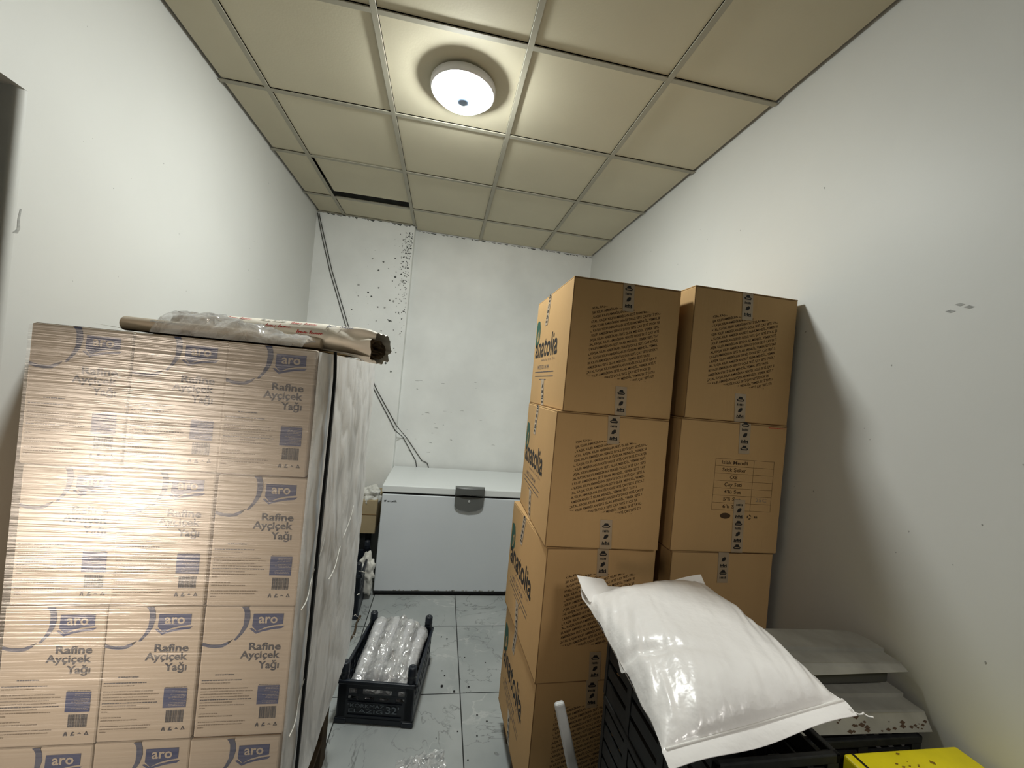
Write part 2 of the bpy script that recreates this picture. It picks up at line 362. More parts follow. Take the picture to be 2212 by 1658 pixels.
while x < .58:
    l = random.uniform(.02, .06); h = random.uniform(.004, .022)
    poly(mb, [(x, 3), (x+l, 3), (x+l*.8, 3-h), (x+l*.3, 3-h*.6)], fr, MOULD if random.random() < .4 else SCUFF); x += l*random.uniform(.7, 1.3)
mb.build('wall_pier', **S)
mb = MB(); mb.box(-2.4, YF-.12, 0, XR+.1, YF, 3.35, WALLD); mb.build('wall_front', **S)
mb = MB(); mb.box(-2.5, YF, 0, -2.4, .6, 3.35, WALL); mb.box(-2.4, .5, 0, DX, .6, 3.35, WALL); mb.build('wall_adjoining', **S)
# ceiling: suspended tiles on a metal grid
mb = MB(); xs = [XL+.006, 0, .6, 1.2, 1.8, XR-.006]; ys = [YF]+[-.6*k for k in range(5, -1, -1)]+[.6, 1.2, 1.8, YB-.006]
for i in range(len(xs)-1):
    for j in range(len(ys)-1):
        x0, x1, y0, y1 = xs[i]+.0135, xs[i+1]-.0125, ys[j]+.0135, ys[j+1]-.0125; z = ZC+.006
        if i == 0 and ys[j] >= 1.8 or i == 1 and ys[j] >= 1.8: y1 = YP-.006
        if i == 1 and abs(ys[j]-1.2) < .01:       # the displaced tile: one edge has slipped back and lifted
            q = Matrix.Rotation(math.radians(-1.2), 3, 'Z') @ Matrix.Rotation(math.radians(-1.0), 3, 'X')
            mb.box(x0+.008, y0-.012, z+.008, x1-.002, y1-.085, z+.02, TILE, rot=q); continue
        mb.box(x0, y0, z, x1, y1, z+.012, TILE)
mb.box(-2.4, YF, ZC, DX, .5, ZC+.02, TILE)
mb.box(XL-.2, YF, 3.30, XR+.1, YB+.1, 3.33, DARK); mb.build('ceiling', **S)
def bar(mb, x0, y0, x1, y1): mb.box(x0, y0, ZC-.003, x1, y1, ZC+.002, TBAR, bevel=.0008, seg=1)
mb = MB()
for x in (0, .6, 1.2, 1.8): bar(mb, x-.012, YF, x+.012, YP if x < .603 else YB)
mb.build('trim_1', **S)
mb = MB()
for y in [-.6*k for k in range(5, -1, -1)]+[.6, 1.2, 1.8]:
    for i in range(5): bar(mb, xs[i]+(.012 if i else 0), y-.012, xs[i+1]-(.012 if i < 4 else 0), y+.012)
bar(mb, XL, YP-.02, .603, YP-.004)
mb.build('trim_2', **S)

# ================================================================ ceiling lamp
lx, ly = LAMP_POS
lamp = empty('ceiling_lamp', (lx, ly, ZC-.003), 0, 'round white ceiling lamp with a small sensor, glowing bright on a ceiling tile', 'lamp')
mb = MB(); mb.lathe([(.02, 0), (.140, 0), (.147, -.006), (.147, -.030), (.143, -.038), (.134, -.040), (.133, -.030), (.02, -.030)], (0, 0, 0), HOUS, 64)
mb.build('housing', lamp)
mb = MB(); mb.lathe([(.132, -.032), (.132, -.040), (.127, -.050), (.112, -.062), (.085, -.072), (.045, -.078), (.0, -.080)], (0, 0, 0), GLOW, 64)
mb.build('diffuser', lamp)
mb = MB(); mb.lathe([(.034, -.060), (.034, -.078), (.029, -.086), (.016, -.091), (0, -.0925)], (.004, -.012, 0), SENS, 24); mb.build('motion_sensor', lamp)

# ================================================================ wrapped stack of oil cartons
BW, BD, BH = .197, .395, .310
def oil_frames(): 
    front = (V3((0, 0, BH)), V3((1, 0, 0)), V3((0, 0, 1)), V3((0, -1, 0)))
    side = (V3((BW, 0, BH)), V3((0, 1, 0)), V3((0, 0, 1)), V3((1, 0, 0)))
    return front, side
def oil_body(printed=True):
    mb = MB(); fr, sd = oil_frames()
    mb.box(0.001, 0, 0.001, BW-.001, BD, BH-.0015, OILBOX, bevel=.004)
    mb.box(0.004, .006, BH-.004, BW-.004, BD-.006, BH-.0005, KRAFTD)
    if not printed: return mb
    kx = .99
    def P(l): return [(a*kx+.0015, b) for a, b in l]
    poly(mb, P([(.1063, -.0185), (.1737, -.0179), (.1734, -.0432), (.1512, -.0464), (.1335, -.0513), (.1166, -.0601), (.1053, -.0482)]), fr, BLUE)
    poly(mb, P([(.0996, -.054), (.1049, -.0529), (.1153, -.0609), (.1149, -.0665)]), fr, BLUE)
    poly(mb, P([(.1153, -.0609), (.1336, -.0545), (.1568, -.0493), (.1777, -.0475), (.1719, -.0533), (.1484, -.0564), (.1288, -.0612), (.1149, -.0665)]), fr, BLUE)
    text(mb, 'aro', fr, .119, -.0405, .0215, .0420, OILBOX, bold=.02, lift=.001)
    c = (.012, -.0035)                       # ring: heavy right arc and thin lower arc
    ro = [(.079, -.0021), (.0941, -.0014), (.0985, -.013), (.1001, -.0298), (.0956, -.0496), (.0864, -.0659), (.0736, -.0816)]
    ri = [(.0833, -.0070), (.0866, -.015), (.0874, -.0272), (.0865, -.0466), (.0792, -.0647), (.0682, -.0812)]
    for i in range(5):
        poly(mb, [ro[i+1], ro[min(i+2, 6)], ri[min(i+1, 5)], ri[i]], fr, ARC)
    poly(mb, [ro[0], ro[1], ri[0]], fr, ARC)
    up_, lo_ = [(.0032, -.0864), (.0201, -.0914), (.041, -.0914), (.0562, -.0842), (.0672, -.079)], [(.003, -.094), (.0154, -.0976), (.0313, -.0996), (.0468, -.0976), (.0584, -.0898)]
    for i in range(4): poly(mb, [up_[i], up_[i+1], lo_[i+1], lo_[i]], fr, ARC)
    poly(mb, [up_[4], up_[3], lo_[4]], fr, ARC)
    text(mb, 'Rafine', fr, .1032, -.1045, .0165, .070, GREYINK, bold=.022)
    text(mb, 'Ayçiçek', fr, .0854, -.1245, .0165, .087, GREYINK, bold=.022)
    text(mb, 'Yağı', fr, .1270, -.1490, .0165, .0455, GREYINK, bold=.022)
    scribble(mb, .0359, -.1635, .0404, .0028, fr, GREYINK)
    random.seed(3); z = -.1765
    for w, dk in ((.085, 1), (.06, 0), (0, 0), (.10, 0), (.112, 0), (.09, 0), (.105, 1), (.11, 1), (.07, 0), (.095, 1), (.012, 0), (0, 0), (.04, 1), (.072, 0), (0, 0), (.10, 0), (.095, 0), (.012, 0)):
        if w: scribble(mb, .0085, z, w, .0024, fr, GREYINK if dk and random.random() < .5 else PALEINK)
        z -= .0065
    rect(mb, .1311, -.2350, .1790, -.1900, fr, BLUE); scribble(mb, .133, -.1885, .044, .0014, fr, GREYINK)
    for k in range(11): scribble(mb, .142+.012*random.random(), -.1945-k*.0036, .032, .0007, fr, OILBOX, lift=.001)
    x = .139
    while x < .1755:
        w = random.choice((.0005, .0009, .0014)); rect(mb, x, -.2690, x+w, -.2405, fr, GREYINK); x += w+random.choice((.0006, .0010))
    for k, x in enumerate((.132, .146, .159, .172)):       # handling marks
        if k == 0: poly(mb, [(x, -.288), (x+.003, -.279), (x+.006, -.279), (x+.008, -.288), (x+.006, -.288), (x+.0045, -.282), (x+.003, -.288)], fr, GREYINK)
        elif k == 1: poly(mb, [(x, -.288), (x+.008, -.288), (x+.008, -.285), (x+.003, -.285), (x+.008, -.280), (x+.003, -.279)], fr, GREYINK)
        elif k == 2: poly(mb, [(x, -.285), (x+.004, -.281), (x+.008, -.285), (x+.004, -.284)], fr, GREYINK)
        else:
            poly(mb, [(x, -.287), (x+.0045, -.278), (x+.0055, -.280), (x+.002, -.287)], fr, GREYINK); poly(mb, [(x, -.287), (x+.009, -.287), (x+.009, -.2855), (x+.001, -.2855)], fr, GREYINK); poly(mb, [(x+.009, -.287), (x+.0045, -.278), (x+.0038, -.280), (x+.0075, -.287)], fr, GREYINK)
    # side arcs
    for c0 in (.052, .27):
        q = [(c0+.048*math.cos(a), -.088+.030*math.sin(a), a) for a in [math.pi*(1.0+i/10) for i in range(11)]]
        for i in range(10):
            w0 = .0095*(1-i/12); w1 = .0095*(1-(i+1)/12)
            poly(mb, [(q[i][0], q[i][1]), (q[i+1][0], q[i+1][1]), (q[i+1][0], q[i+1][1]-w1), (q[i][0], q[i][1]-w0)], sd, ARC)
    return mb
random.seed(11)
GO = 'sunflower oil cartons in the film-wrapped stack'
OX, OZ, OY = [.0935, .2885, .4835], [1.697-BH*(k+1) for k in range(4)], -.552
lay = ['top layer', 'second layer', 'third layer', 'bottom layer']
colname = ['left', 'middle', 'right']
proto = empty('oil_carton', (0, 0, 0), 0, 'x', 'carton', GO)
oil_body().build('carton_body', proto)
first = True
for k in range(4):
    for c in range(3):
        L_ = 'grey-beige blue-printed oil carton, %s column of the front row, %s of the wrapped stack' % (colname[c], lay[k])
        loc = (OX[c]+(.0025*((k*5+c*3) % 3-1)), OY+(.004 if (k+c) % 3 == 1 else 0), OZ[k])
        if k > 0 and c == 1: loc = (OX[c]-.0035, OY+.003, OZ[k])
        if first: proto.location = loc; proto['label'] = L_; first = False
        else: copy_tree(proto, loc, 0, L_)
for k in range(4):      # row behind, seen through the film on the aisle side
    copy_tree(proto, (OX[2]-.001, OY+BD+.012, OZ[k]), 0, 'oil carton in the second row seen through hazy film on the aisle side, %s' % lay[k])
plain = empty('oil_carton', (0, 0, 0), 0, 'oil carton out of sight behind the printed front cartons of the wrapped stack', 'carton', GO)
oil_body(False).build('carton_body', plain); first = True
for k in range(4):
    for x in (-.140, .0935, .2895):
        loc = (x, OY+BD+.012, OZ[k])
        if first: plain.location = loc; first = False
        else: copy_tree(plain, loc)
YE = OY+2*BD+.014      # back of the stack
# wooden pallets underneath
def pallet(x0, y0, x1, y1, h, name, label):
    p = empty(name, (x0, y0, 0), 0, label, 'pallet'); W, D = x1-x0, y1-y0
    def one(nm, *b):
        mb = MB(); mb.box(*b, WOOD, bevel=.002); mb.build(nm, p)
    for i in range(5): a = i*(W-.09)/4; one('deck_board', a, 0, h-.02, a+.09, D, h)
    for y in (0, D/2-.045, D-.09):
        for x in (0, W/2-.05, W-.1): one('block', x, y, .02, x+.1, y+.09, h-.02)
        one('runner', 0, y, 0, W, y+.09, .02)
    return p
ph = OZ[3]/3
for k in range(3):
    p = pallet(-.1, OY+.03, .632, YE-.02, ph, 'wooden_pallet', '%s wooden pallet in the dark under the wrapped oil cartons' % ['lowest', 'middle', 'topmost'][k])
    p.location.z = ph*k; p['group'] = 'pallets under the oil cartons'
# the stretch film round the stack
film = empty('stretch_film', (0.3, OY, OZ[3]), 0, 'clear stretch film wound round the oil carton stack, wrinkled and shiny', 'film')
film_o = V3((0.3, OY, OZ[3]))
ZT = 1.699
mb = MB()
def ff(u, v):
    x = .0925+u*(.690-.0925); z = OZ[3]-.02+v*(ZT-OZ[3]+.012)
    w = noise.noise(V3((x*3, z*28, 1)))*.0012
    return V3((x, OY-.0062-abs(w), z))-film_o
mb.grid(ff, 60, 220, FILMF); mb.build('front_sheet', film, kind=None)
mb = MB()
def fs(u, v):
    y = OY-.006+u*(YE-OY+.012); z = OZ[3]-.004+v*(ZT-OZ[3]-.002)
    bulge = .010*math.sin(math.pi*u)+.004*math.sin(7*u+3*z)
    edge = min(1, u*14)
    w = (noise.noise(V3((y*5+z*4, z*3, 4)))*.010 + noise.noise(V3((y*16-z*9, z*7, 9)))*.005)*edge*min(1, (1.04-v)*6)
    return V3((.6840+.45*bulge*edge+.7*abs(w), y, z))-film_o
mb.grid(fs, 160, 160, FILMS)
mb.build('side_sheet', film, label='hazy side of the film')
# twisted ropes of film running across the side
for (y0, z0, y1, z1) in ((OY, 1.07, -.40, 1.19), (OY, .765, -.42, .90), (-.30, 1.02, -.02, 1.16)):
    pts = []
    for i in range(13):
        t = i/12; pts.append(V3((.6965+.003*math.sin(9*t), y0+(y1-y0)*t, z0+(z1-z0)*(t**1.5)))-film_o)
    mb = MB(); mb.tube(pts, [.0018*(1-.6*i/12) for i in range(13)], PLASTW, 6); mb.build('film_rope', film)
# torn, loose tails at the aisle corner
for k in range(4):
    y0 = YE-.02-.02*random.random(); z0 = .52+.09*k+random.uniform(-.02, .02)
    pts = [V3((.70+.012*i*random.random(), y0+.012*i, z0-.006*i*random.uniform(0, 2)))-film_o for i in range(5)]
    mb = MB(); mb.tube(pts, [.001, .0015, .001, .0008, .0005], PLASTW, 5); mb.build('loose_tail', film)
# black strap down the side
mb = MB(); pts = []
for i in range(40):
    t = i/39; z = 1.70-t*(1.70-.40)
    y = -.437-.025*math.sin(t*1.6)-(.018*math.exp(-t*14) if t < .4 else 0)
    if t < .05: y -= .012*(1-t/.05)
    pts.append((y, z))
w = [.0035+.0055*math.sin(math.pi*min(1, max(0, (i/39)**.8)))**2*(1-i/60) for i in range(40)]
vs = []; 
for i, (y, z) in enumerate(pts): vs += [(.7000, y-w[i], z), (.7000, y+w[i], z), (.693, y+w[i], z), (.693, y-w[i], z)]
fs_ = [(i*4+a, i*4+(a+1) % 4, (i+1)*4+(a+1) % 4, (i+1)*4+a) for i in range(39) for a in range(4)]
mb.add(vs, fs_, STRAP)
mb.build('strap', label='black strap running down the aisle side of the wrapped carton stack', cat='strap')

# ================================================================ things on top of the wrapped stack
TOP = 1.7005
def paper_roll(name, a, b, r, flat, mat_, label, sag=.0, open_end=False, marks=True, group=None):
    a, b = V3(a), V3(b); ax = (b-a).normalized(); sdv = ax.cross(V3((0, 0, 1))).normalized(); upv = sdv.cross(ax); L = (b-a).length
    o = empty(name, a, 0, label, 'paper roll', group)
    mb = MB()
    def fn(u, v):
        q = 2*math.pi*u; t = v*L
        rr = r*(1+.03*noise.noise(V3((math.cos(q)*1.5, math.sin(q)*1.5, t*8))))
        if open_end: rr *= 1+max(0, v-.80)/.2*max(-.06, .10+.55*noise.noise(V3((math.cos(q)*2.6, math.sin(q)*2.6, 2+t*9))))
        return ax*t+sdv*math.cos(q)*rr*(1.15)+upv*(math.sin(q)*rr*flat-sag*max(0, v-.72)**1.5*6)
    mb.grid(fn, 40, 50, mat_, close_u=True)
    if not open_end:
        for vv in (0, 1):
            ring = [fn(i/40, vv) for i in range(40)]; c = ax*(vv*L+(.006 if vv else -.006)); mb.add(ring+[c], [(i, (i+1) % 40, 40) for i in range(40)], mat_, True)
    else:
        ring = [fn(i/40, 0) for i in range(40)]; mb.add(ring+[ax*-.006], [(i, (i+1) % 40, 40) for i in range(40)], mat_, True)
        # crumpled inner layers of the open end
        for s_ in (.82, .6, .36):
            def gn(u, v, s_=s_):
                q = 2*math.pi*u; n_ = noise.noise(V3((math.cos(q)*2.2, math.sin(q)*2.2, s_*7+v*2)))
                rr = min(r*s_*(1.12+1.1*n_), r*.86); t = L*(.80+.2*v)-.008*(1-s_)*v*8*(.5+n_)
                return ax*t+sdv*math.cos(q)*rr*1.12+upv*(math.sin(q)*rr*flat*.8-(1-s_)*.016-sag*max(0, .80+.2*v-.72)**1.5*6)
            mb.grid(gn, 40, 10, PAPERIN, close_u=True)
    if marks:
        def on(q, t): return ax*t+sdv*math.cos(q)*(r*1.19)+upv*(math.sin(q)*(r*flat*1.045))
        for k, (t, q, m) in enumerate(marks):
            random.seed(k+20)
            def pt(u, v): return on(q+v/r, t+u)
            x = 0
            for w_ in range(2):     # two short handwritten-looking words
                for i in range(6 if w_ == 0 else 7):
                    h = random.uniform(.003, .0065) if i else .011
                    mb.add([pt(x, 0), pt(x+.0028, .0005), pt(x+.0046, h), pt(x+.0018, h)], [(0, 1, 2, 3)], m)
                    mb.add([pt(x, h*.4), pt(x+.007, h*.5), pt(x+.007, h*.5+.0015), pt(x, h*.4+.0015)], [(0, 1, 2, 3)], m); x += .0052
                x += .006
    mb.build('paper', o); return o
GR = 'paper rolls lying across the wrapped stack'
pi = math.pi
paper_roll('paper_roll', (.215, -.47, TOP+.018), (.66, -.46, TOP+.016), .020, .85, PAPERG, 'brown printed paper roll lying on the front edge, left end rounded', marks=[(.06, .5, SCUFF)], group=GR)
paper_roll('paper_roll', (.240, -.285, TOP+.041), (.812, -.470, TOP+.036), .042, .86, PAPER, 'cream printed paper roll with a crumpled open end sticking over the aisle', open_end=True, sag=.020,
           marks=[(.06, 1.0, SCUFF), (.16, .85, REDINK), (.26, .95, SCUFF), (.355, .80, REDINK), (.385, .05, REDINK), (.29, .35, REDINK), (.46, .75, ARC)], group=GR)
# loose sheet sticking out under the brown roll
mb = MB(); mb.grid(lambda u, v: V3((.19+u*.6, -.53+v*.10+.002*math.sin(u*9), TOP-.0006+.0022*(1-v)+(.006*(1-u*8) if u < .12 else 0)-(max(0, u-.83)*.05))), 30, 8, PAPERG)
mb.build('paper_sheet', label='flat brown paper sheet under the rolls on top of the wrapped stack', cat='paper')
# boxes behind the rolls
def small_carton(loc, w, d, h, rz, label):
    o = empty('flat_carton', loc, rz, label, 'carton'); mb = MB(); mb.box(0, 0, 0, w, d, h, BOARD2, bevel=.003); mb.build('carton_body', o)
    mb = MB(); mb.box(-.002, -.004, h, w*.48, d*.5, h+.003, BOARD2, rot=Matrix.Rotation(.03, 3, 'Y')); mb.box(w*.5, -.004, h, w+.002, d*.5, h+.003, BOARD2); mb.build('flap', o); return o
small_carton((.225, -.245, TOP), .15, .12, .070, -.06, 'small brown carton behind the left end of the cream paper roll')
small_carton((.575, -.23, TOP), .115, .12, .054, -.02, 'small brown carton behind the right half of the cream paper roll')
# crumpled clear bag draped over the front edge
mb = MB()
def bagfn(u, v):
    x = .338+u*.315; lift = math.sin(pi*v)**.7
    h = .014+.042*(1-u)**.6*(.35+.65*math.sin(pi*min(1, u*1.1+.12)))+.012
    n_ = noise.noise(V3((u*9, v*4, 3))); n2 = noise.noise(V3((u*22, v*9, 8)))
    return V3((x+.008*n_, -.585+v*.13+.012*n2*lift, TOP-.002+h*lift+.012*n_*lift+.006*n2*lift))
mb.grid(bagfn, 70, 26, PLAST); mb.build('plastic_bag', label='crumpled clear plastic bag lying along the brown paper roll', cat='plastic bag')

# ================================================================ tall cardboard cartons on the right
CW, CD, CH = .428, .56, .4845
FRN = (V3((0, 0, CH)), V3((1, 0, 0)), V3((0, 0, 1)), V3((0, -1, 0)))
SDL = (V3((0, 0, CH)), V3((0, -1, 0)), V3((0, 0, 1)), V3((-1, 0, 0)))    # left face; u runs from the back (-CD) to the front (0)
WORDS_A = 'KURUSU ÇATAL KAŞIK KILIFI AMERİKAN SERVİS DOLE SETİ ÇAY SETİ STICK ŞEKER ÇATAL KAŞIK AMERİKAN SERVİS DOLE SETİ'
WORDS_B = 'URUSU ÇATAL, KAŞIK KILIFI AMERİKAN SETİ ISLAK MENDİL, YEMEK SETİ TATLI KURUSU ÇATAL, KAŞIK KILIFI AMERİKAN SETİ'
def carton_body(front, zs=1.0):
    random.seed(5)
    mb = MB(); mb.box(0, 0, 0.001, CW, CD, CH-.004, KRAFT, bevel=.004)
    # top flaps, the cut edges show dark
    mb.box(.001, .0005, CH-.0035, CW-.001, CD/2-.002, CH-.0005, KRAFT); mb.box(.001, CD/2+.002, CH-.0035, CW-.001, CD-.0005, CH-.0005, KRAFT)
    mb.box(.002, -.0008, CH-.0055, CW-.002, .003, CH-.0028, KRAFTD)
    mb.box(-.0006, .002, .0, .0006, CD-.002, .0035, KRAFTD); mb.box(.0, -.0008, .0, .0022, .0008, CH-.004, KRAFTD)
    if front == 'text':
        lo, hi = (.079, -.352), (.349, -.094); ang = math.radians(16.5); i = 0; v = -.098
        while v > -.455:
            s = (WORDS_A if i % 2 else WORDS_B); off = (i*3) % 11
            text(mb, s[off:off+62], FRN, .070-.02*(i % 3)-.002*i, v-.006*(i % 3), .0082, None, BROWNINK, ang, .015, (lo, hi)); v -= .0172; i += 1
    if front == 'table':
        x0, x1, xd = .148, .386, .303; zt, zb = -.138, -.327; n = 7; h = (zt-zb)/n; w = .0009
        for k in range(n+1): rect(mb, x0, zt-k*h-w/2, x1, zt-k*h+w/2, FRN, BROWNINK)
        for x in (x0, xd, x1): rect(mb, x-w/2, zb, x+w/2, zt, FRN, BROWNINK)
        for k, s in enumerate(['Islak Mendil', 'Stick Şeker', 'ÇKB', 'Çay Seti', "4'lü Set", "5'li Set", "6'lı Set"]):
            ww = .0088*len(s)*(.99 if len(s) > 4 else 1.15); text(mb, s, FRN, (x0+xd)/2-ww/2, zt-(k+1)*h+.008, .0125, ww, BROWNINK, bold=.012)
        text(mb, '25C', FRN, .322, zt-6*h+.009, .013, .045, PALEINK)
        poly(mb, [(.205+.021*math.cos(a*pi/8), -.348+.011*math.sin(a*pi/8)) for a in range(16)], FRN, BROWNINK)
        for k in range(3):       # recycling arrows
            a0 = k*2*pi/3+.3
            q = [(.302+.009*math.cos(a0+i*.35), -.349+.009*math.sin(a0+i*.35)) for i in range(5)]; p = [(.302+.0055*math.cos(a0+i*.35), -.349+.0055*math.sin(a0+i*.35)) for i in range(5)]
            for i in range(4): poly(mb, [q[i], q[i+1], p[i+1], p[i]], FRN, BROWNINK)
        scribble(mb, .322, -.353, .014, .008, FRN, BROWNINK); scribble(mb, .350, -.012, .070, .003, FRN, REDINK)
    # left face: leaf emblem, name and address lines.  u = -Y
    if front != 'plain':
        def uu(y): return -(y+.2)          # measured depth to face coordinate
        poly(mb, [(uu(.34), -.115), (uu(.335), -.098), (uu(.312), -.092), (uu(.283), -.098), (uu(.268), -.125), (uu(.262), -.155), (uu(.268), -.188), (uu(.285), -.207), (uu(.305), -.210), (uu(.33), -.222), (uu(.341), -.19)], SDL, GREENINK)
        poly(mb, [(uu(.305), -.15), (uu(.285), -.135), (uu(.278), -.16), (uu(.29), -.19), (uu(.308), -.2)], SDL, KRAFT, .001)
        poly(mb, [(uu(.296), -.155), (uu(.287), -.148), (uu(.284), -.165), (uu(.292), -.182)], SDL, GREENINK, .0014)
        text(mb, 'anatolia', SDL, uu(.329), -.268, .092, .385, BLACKINK, bold=.02)
        text(mb, 'A m b a l a j  L t d . Ş t i .', SDL, uu(.20), -.290, .010, .24, GREYINK)
        text(mb, '0422 325 04 84', SDL, uu(.251), -.325, .0175, .196, GREYINK)
        scribble(mb, uu(.296), -.340, .325, .0045, SDL, GREYINK); scribble(mb, uu(.292), -.359, .322, .0045, SDL, GREYINK); scribble(mb, uu(.20), -.374, .12, .0045, SDL, GREYINK)
    return mb
def tape_strip(mb, fr, x, w, z0, z1, skew=0.0, seed=0):
    """tape with a repeating row of small black food motifs"""
    rn = random.Random(seed); O, U, V, N = fr
    mb.prism([(x, z0), (x+w, z0), (x+w+skew, z1), (x+skew, z1)], (O+N*.0007, U, V, N), .0006, TAPE)
    z = z0+.008+rn.random()*.01; k = rn.randrange(4); L = .0016
    while z < z1-.012:
        cx = x+w/2+skew*(z-z0)/(z1-z0)
        if k % 4 == 0:        # leaf
            poly(mb, [(cx-.009, z), (cx-.006, z+.012), (cx+.003, z+.017), (cx+.009, z+.015), (cx+.008, z+.006), (cx, z)], fr, BLACKINK, L); z += .024
        elif k % 4 == 1:      # small word
            for i in range(5): rect(mb, cx-.013+i*.0054, z, cx-.0095+i*.0054, z+.007+rn.random()*.002, fr, BLACKINK, L)
            z += .016
        elif k % 4 == 2:      # bread or basket shape
            poly(mb, [(cx-.016, z+.006), (cx-.012, z), (cx+.012, z), (cx+.016, z+.006), (cx+.009, z+.010), (cx+.006, z+.017), (cx-.006, z+.017), (cx-.009, z+.010)], fr, BLACKINK, L)
            rect(mb, cx-.010, z+.004, cx+.010, z+.007, fr, TAPE, L+.0004); z += .026
        else:                 # crown-like word
            poly(mb, [(cx-.015, z), (cx+.015, z), (cx+.013, z+.013), (cx+.006, z+.008), (cx, z+.014), (cx-.006, z+.008), (cx-.013, z+.013)], fr, BLACKINK, L)
            for i in range(4): rect(mb, cx-.011+i*.006, z+.002, cx-.0085+i*.006, z+.006, fr, TAPE, L+.0004)
            z += .022
        k += 1
def carton(front, seed):
    o = empty('cardboard_carton', (0, 0, 0), 0, 'x', 'carton', 'tall cardboard cartons stacked by the right wall')
    carton_body(front).build('carton_body', o)
    x = .196 if front != 'table' else .235
    for nm, fr, xx, w, z0, z1, sk in (('u', FRN, x, .044, -.103 if front == 'text' else -.115, -.001, -.006 if front == 'text' else -.004), ('l', FRN, x+.006, .045, -CH+.002, -.378 if front == 'text' else -.286, -.006),
                         ('su', SDL, -.380, .042, -.130, -.001, .03), ('sl', SDL, -.325, .044, -CH+.002, -.372, -.03)):
        if front == 'plain' and nm == 'l': z1 = -.36
        mb = MB(); tape_strip(mb, fr, xx, w, z0, z1, sk, seed*7+len(nm)*3); mb.build('packing_tape', o)
    return o
z0 = .128
proto_t, proto_f, proto_p = carton('text', 1), carton('table', 2), carton('plain', 3)
D2R = math.radians
def put(o, x, y, k, rz, label, new=True, zs=1.0, xs_=1.0, dz=0.0):
    loc = (x, y, z0+CH*zs*k+dz)
    if new: o = copy_tree(o, loc, D2R(rz), label)
    else: o.location = loc; o.rotation_euler = (0, 0, D2R(rz)); o['label'] = label
    o.scale = (xs_, 1, zs)
    return o
put(proto_t, 1.407, -.200, 3, 0.0, 'brown carton with slanted small print, topmost of the left column by the aisle', False, xs_=.975)
put(proto_t, 1.388, -.200, 2, -1.6, 'brown carton with slanted small print, second from top in the aisle column')
put(proto_t, 1.397, -.205, 1, 2.4, 'brown carton with slanted small print, third from top in the aisle column')
put(proto_t, 1.404, -.195, 0, 1.6, 'bottom brown carton of the aisle column, behind the grey metal leg')
ZS = 1.0105
put(proto_t, 1.861, -.230, 3, 0.4, 'brown carton with slanted small print, topmost beside the right wall', zs=ZS, xs_=1.02)
put(proto_f, 1.850, -.232, 2, -0.6, 'brown carton printed with a ruled contents table, second from top beside the right wall', False, zs=ZS, xs_=1.03)
put(proto_p, 1.862, -.228, 1, 0.5, 'plain taped brown carton behind the white sack, beside the right wall', False, zs=ZS)
put(proto_p, 1.862, -.230, 0, 0.2, 'lowest brown carton beside the right wall, hidden behind the crates', zs=ZS)
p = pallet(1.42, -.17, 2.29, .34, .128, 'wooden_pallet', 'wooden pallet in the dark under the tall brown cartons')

# ================================================================ chest freezer
FX, FX1, FY, FY1, FH = .609, 1.905, 1.5617, 2.25, .828
fz = empty('chest_freezer', (FX, FY, 0), 0, 'white chest freezer with a grey latch standing against the back wall', 'freezer'); fo = V3((FX, FY, 0))
W_, D_ = FX1-FX, FY1-FY
mb = MB(); mb.box(0, 0, .03, W_, D_, .762, FREEZ, bevel=.008, seg=3)
frz = (V3((0, 0, 0)), V3((1, 0, 0)), V3((0, 0, 1)), V3((0, -1, 0)))
text(mb, 'arçelik', frz, .042, .7015, .0145, .070, BLACKINK, bold=.02)
poly(mb, [(.024+.0075*math.cos(a*pi/6)+.001, .7085+.0075*math.sin(a*pi/6)) for a in range(12)], frz, BLACKINK); poly(mb, [(.03, .714), (.036, .7185), (.034, .712)], frz, BLACKINK)
random.seed(9)
for k in range(40):        # scuffs and rust along the bottom edge
    x = random.uniform(.05, 1.1); l = random.uniform(.004, .03); poly(mb, [(x, .036), (x+l, .034), (x+l*.7, .04+random.random()*.008), (x+l*.2, .041)], frz, SCUFF)
mb.build('body', fz)
mb = MB(); mb.box(0.01, .012, 0, W_-.01, D_-.01, .032, RUBBER); mb.box(-.001, -.002, .018, W_+.001, .02, .032, RUBBER); mb.build('base_strip', fz)
mb = MB(); mb.box(.006, .006, .760, W_-.006, D_-.006, .778, RUBBER); mb.build('lid_seal', fz)
mb = MB(); mb.box(-.004, -.006, .776, W_+.004, D_+.0, FH, FREEZL, bevel=.007, seg=3); mb.build('lid', fz)
mb = MB(); hx = .652
out = [(-.112, .768), (-.110, .700), (-.095, .680), (-.06, .664), (0, .656), (.06, .664), (.095, .680), (.110, .700), (.112, .768)]
mb.prism([(hx+a, b) for a, b in out], frz, .018, HANDLE)
mb.build('latch_plate', fz)
mb = MB(); pr = []
for i in range(17):
    a = -1+2*i/16; pr.append((a*.112, math.sqrt(max(0, 1-(a*.9)**2))))
vs = []; 
for a, c_ in pr: 
    for (dz_, dy) in ((.846, .01), (.846, -.012-.030*c_), (.838, -.016-.032*c_), (.790, -.014-.026*c_), (.776+.012*(1-abs(a)/.112), -.012-.016*c_), (.776, .004)): vs.append((hx+a, dy, dz_))
fs_ = [(i*6+k, i*6+k+1, (i+1)*6+k+1, (i+1)*6+k) for i in range(16) for k in range(5)]; fs_ += [tuple(range(6)), tuple(range(96, 102))]
mb.add(vs, fs_, HANDLE); mb.build('latch_handle', fz, recalc=True)
mb = MB(); mb.lathe([(.009, 0), (.009, .004), (.006, .005), (0, .005)], (hx, -.018, .737), STEEL, 16, V3((0, -1, 0))); mb.build('lock', fz, label='small round keyhole')
